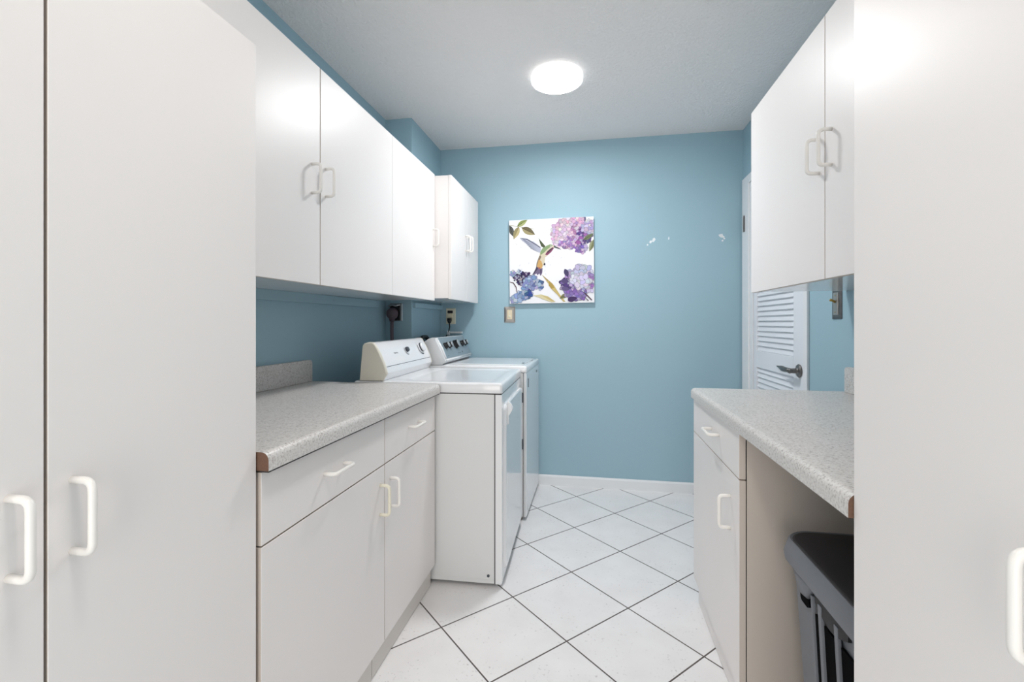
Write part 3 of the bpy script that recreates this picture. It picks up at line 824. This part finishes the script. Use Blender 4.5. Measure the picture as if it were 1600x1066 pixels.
# outlet on the back wall, above the washer
t = thing('wall_outlet', 'cream duplex outlet above the washing machine with a black cord plugged in', 'outlet', (-1.046, YB, 1.204))
bm = bmesh.new(); plate_y(bm, 0, 0, .074, .118, -.0003, .006, .004)
obj('cover_plate', bm, M_BEIGEP, t)
for dz, m_ in ((.026, M_BLACK), (-.012, M_IVORY)):
    bm = bmesh.new()
    if dz > 0:
        plate_y(bm, -.004, .032, .040, .020, -.0064, .003, .002)
        o = obj('upper_socket', bm, M_BLACK, t)
    else:
        plate_y(bm, -.004, .004, .038, .032, -.0064, .010, .003)
        for xx in (-.012, .004): box(bm, xx - .001, xx + .001, -.0168, -.0166, -.002, .010)
        o = obj('receptacle', bm, M_IVORY, t)
t = thing('power_cord', 'black power cord hanging from the cream outlet behind the washing machine', 'cord', (-1.050, YB - .008, 1.175))
bm = bmesh.new(); loft(bm, [[(x, y, .014) for x, y in round_rect(-.015, .015, -.030, -.0005, .006, 3)], [(x, y, -.006) for x, y in round_rect(-.014, .014, -.030, -.0005, .006, 3)], [(x, y, -.024) for x, y in round_rect(-.007, .007, -.024, -.008, .004, 3)]])
obj('plug', bm, M_BLACK, t, smooth=True)
bm = bmesh.new(); tube(bm, [(0, -.016, -.022), (0, -.012, -.05), (-.010, -.008, -.09), (-.035, -.001, -.13), (-.050, -.001, -.20), (-.050, -.001, -.60)], .0045, 8)
obj('cord', bm, M_BLACK, t, smooth=True)
# white water box lip just above the console
t = thing('hose_bracket', 'small white plastic bracket on the wall behind the washing machine console', 'bracket', (-1.010, YB, 1.085))
bm = B(-.050, .055, -.014, -.0005, -.008, .006); box(bm, -.060, -.042, -.020, -.0005, -.020, .012)
obj('bracket_bar', bm, M_TRIMW, t, bevel=.002)
# dryer outlet on the near face of the boxed-out corner
t = thing('range_outlet', 'dark dryer outlet with a bright steel edge on the boxed-out wall corner', 'outlet', (-1.228, YCH, 1.222))
bm = bmesh.new(); plate_y(bm, 0, 0, .086, .112, -.0003, .006, .003)
obj('cover_plate', bm, M_SILVER, t)
bm = bmesh.new(); plate_y(bm, -.004, -.002, .070, .100, -.0064, .006, .003)
obj('receptacle', bm, M_BLACK, t)
bm = bmesh.new(); tube(bm, [(-.045, -.018, .036), (-.02, -.02, .046), (.005, -.02, .040), (.030, -.018, .048)], .0055, 8)
obj('cable_clamp', bm, M_SILVER, t, smooth=True)
t = thing('dryer_cord', 'thick brown-grey dryer cord plugged into the wall above the dryer', 'cord', (-1.240, YCH - .013, 1.215))
bm = bmesh.new()
lathe(bm, [(.030, .0005), (.036, .006), (.036, .026), (.030, .036), (.016, .041), (.001, .042)], (-.002, 0, -.002), (0, -1, 0), 24)
loft(bm, [[(x, y, -.020) for x, y in round_rect(-.024, .020, -.034, -.006, .008, 3)], [(x, y, -.052) for x, y in round_rect(-.016, .012, -.030, -.010, .008, 3)]])
obj('plug', bm, M_PLUG, t, smooth=True)
bm = bmesh.new(); tube(bm, [(-.002, -.020, -.050), (-.002, -.022, -.10), (.000, -.024, -.20), (.006, -.022, -.34), (.01, -.02, -.7)], .0105, 12)
obj('cord', bm, M_PLUG, t, smooth=True)
# black drain hose between the two consoles
bm = bmesh.new()
tube(bm, fillet([(-1.102, 2.84, .50), (-1.102, 2.84, 1.062), (-1.102, 2.97, 1.062), (-1.102, 2.97, .50)], .05, 8), .013, 12)
tag(obj('drain_hose', bm, M_BLACK, smooth=True), 'black rubber hose looping up between the dryer and washer consoles', 'hose')
# switch on the right wall
t = thing('light_switch', 'tall pewter switch plate with a brass toggle on the right wall above the counter', 'light switch', (XR, 2.088, 1.232))
bm = bmesh.new()
def plate_x(bm, w_, h_, x, d, bev):
    loft(bm, [[(x, a, b) for a, b in round_rect(-w_ / 2, w_ / 2, -h_ / 2, h_ / 2, .003, 3)],
              [(x - d * .4, a, b) for a, b in round_rect(-w_ / 2, w_ / 2, -h_ / 2, h_ / 2, .003, 3)],
              [(x - d, a, b) for a, b in round_rect(-w_ / 2 + bev, w_ / 2 - bev, -h_ / 2 + bev, h_ / 2 - bev, .003, 3)]])
plate_x(bm, .076, .124, -.0003, .006, .010)
obj('cover_plate', bm, M_PEWTER, t)
bm = bmesh.new(); plate_x(bm, .040, .092, -.0063, .003, .003)
pl = obj('inner_plate', bm, M_NICKEL, t)
bm = bmesh.new(); tube(bm, [(-.0085, 0, .008), (-.020, 0, .014), (-.028, 0, .017)], [.005, .0045, .006], 12)
obj('toggle', bm, M_BRASS, pl, smooth=True)
for z in (-.034, .034):
    bm = bmesh.new(); lathe(bm, [(.003, 0), (.003, .001)], (-.0093, 0, z), (-1, 0, 0), 10)
    obj('screw', bm, M_BRASS, pl)

# ------------------------------------------------------------------ waste bin
t = thing('waste_bin', 'grey plastic waste bin with a charcoal lid in the gap under the right counter', 'waste bin', (.640, 1.075, 0))
HX, HY = .168, .235
def ring(hx, hy, z, r, bow=.012, n=6):
    out = []
    for x, y in round_rect(-hx, hx, -hy, hy, r, n):
        k = 1 - min(1, abs(y) / hy) ** 2
        out.append((x + (bow * k if x > 0 else -bow * k) * (abs(x) / hx), y, z))
    return out
def sub(ringpts): return ringpts
bm = bmesh.new()
n_ = 10
rings = [ring(.118, .180, .0, .05), ring(.120, .182, .004, .05), ring(.150, .214, .574, .055)]
loft(bm, rings)
body = obj('body', bm, M_BIN, t, smooth=True); body.modifiers.new('es', 'EDGE_SPLIT').split_angle = math.radians(50)
# long dark slots down the aisle side, with raised ribs between them
def side_x(z, y):   # outer x of the body on the aisle side
    q = z / .574; hx = .120 + .030 * q; hy = .182 + .032 * q
    return -(hx + .012 * (1 - min(1, abs(y) / hy) ** 2))
for y0, y1 in ((.029, .048), (-.039, .006), (-.105, -.060)):
    bm = bmesh.new()
    rs = []
    for z in (.06, .512):
        rs.append([(side_x(z, y0) + .004, y0, z), (side_x(z, y0) - .0012, y0, z), (side_x(z, y1) - .0012, y1, z), (side_x(z, y1) + .004, y1, z)])
    loft(bm, rs); obj('slot', bm, M_VOID, body)
for y0, y1 in ((.050, .062), (.008, .027), (-.058, -.041), (-.122, -.107)):
    bm = bmesh.new(); rs = []
    for z in (.02, .548):
        rs.append([(side_x(z, y0) + .002, y0, z), (side_x(z, y0) - .005, y0 + .002, z), (side_x(z, y1) - .005, y1 - .002, z), (side_x(z, y1) + .002, y1, z)])
    loft(bm, rs); obj('rib', bm, M_BIN, body, bevel=.002)
# rim band
bm = bmesh.new()
loft(bm, [ring(.152, .222, .566, .06), ring(.166, .236, .568, .062), ring(.168, .238, .585, .062), ring(.160, .231, .616, .060), ring(.156, .227, .620, .058), ring(.150, .221, .618, .055)])
rim = obj('rim', bm, M_BIN, t, smooth=True); rim.modifiers.new('es', 'EDGE_SPLIT').split_angle = math.radians(50)
bm = bmesh.new(); loft(bm, [ring(.152, .223, .612, .056), ring(.152, .223, .6185, .056), ring(.146, .217, .6205, .052), ring(.10, .17, .6225, .05)])
lid = obj('lid', bm, M_LID, t, smooth=True); lid['label'] = 'flat charcoal lid'
# scooped grip under the rim on the aisle side
bm = bmesh.new()
N = 12; rs = []
for k in range(N + 1):
    y = .150 - .100 * k / N; dep = .014 + .040 * math.sin(PI * k / N)
    x = side_x(.57, y)
    rs.append([(x + .004, y, .572), (x - .010, y, .572), (x - .009, y, .572 - dep * .8), (x + .003, y, .572 - dep)])
loft(bm, rs)
obj('grip', bm, M_BIN, rim, smooth=True)
bm = bmesh.new(); rs = []
for k in range(N + 1):
    y = .040 - .130 * k / N; dep = .028 + .020 * math.sin(PI * k / N)
    x = side_x(.55, y)
    rs.append([(x + .004, y, .570), (x - .0025, y, .570), (x - .0025, y, .570 - dep), (x + .004, y, .570 - dep)])
loft(bm, rs)
obj('grip_recess', bm, M_LID, rim)
xx = side_x(.512, .108)
bm = bmesh.new(); loft(bm, [[(x, y + .105, z + .512) for y, z in round_rect(-.022, .022, -.012, .014, .010, 4)] for x in (xx + .004, xx - .002)])
obj('grip_hole', bm, M_VOID, rim)
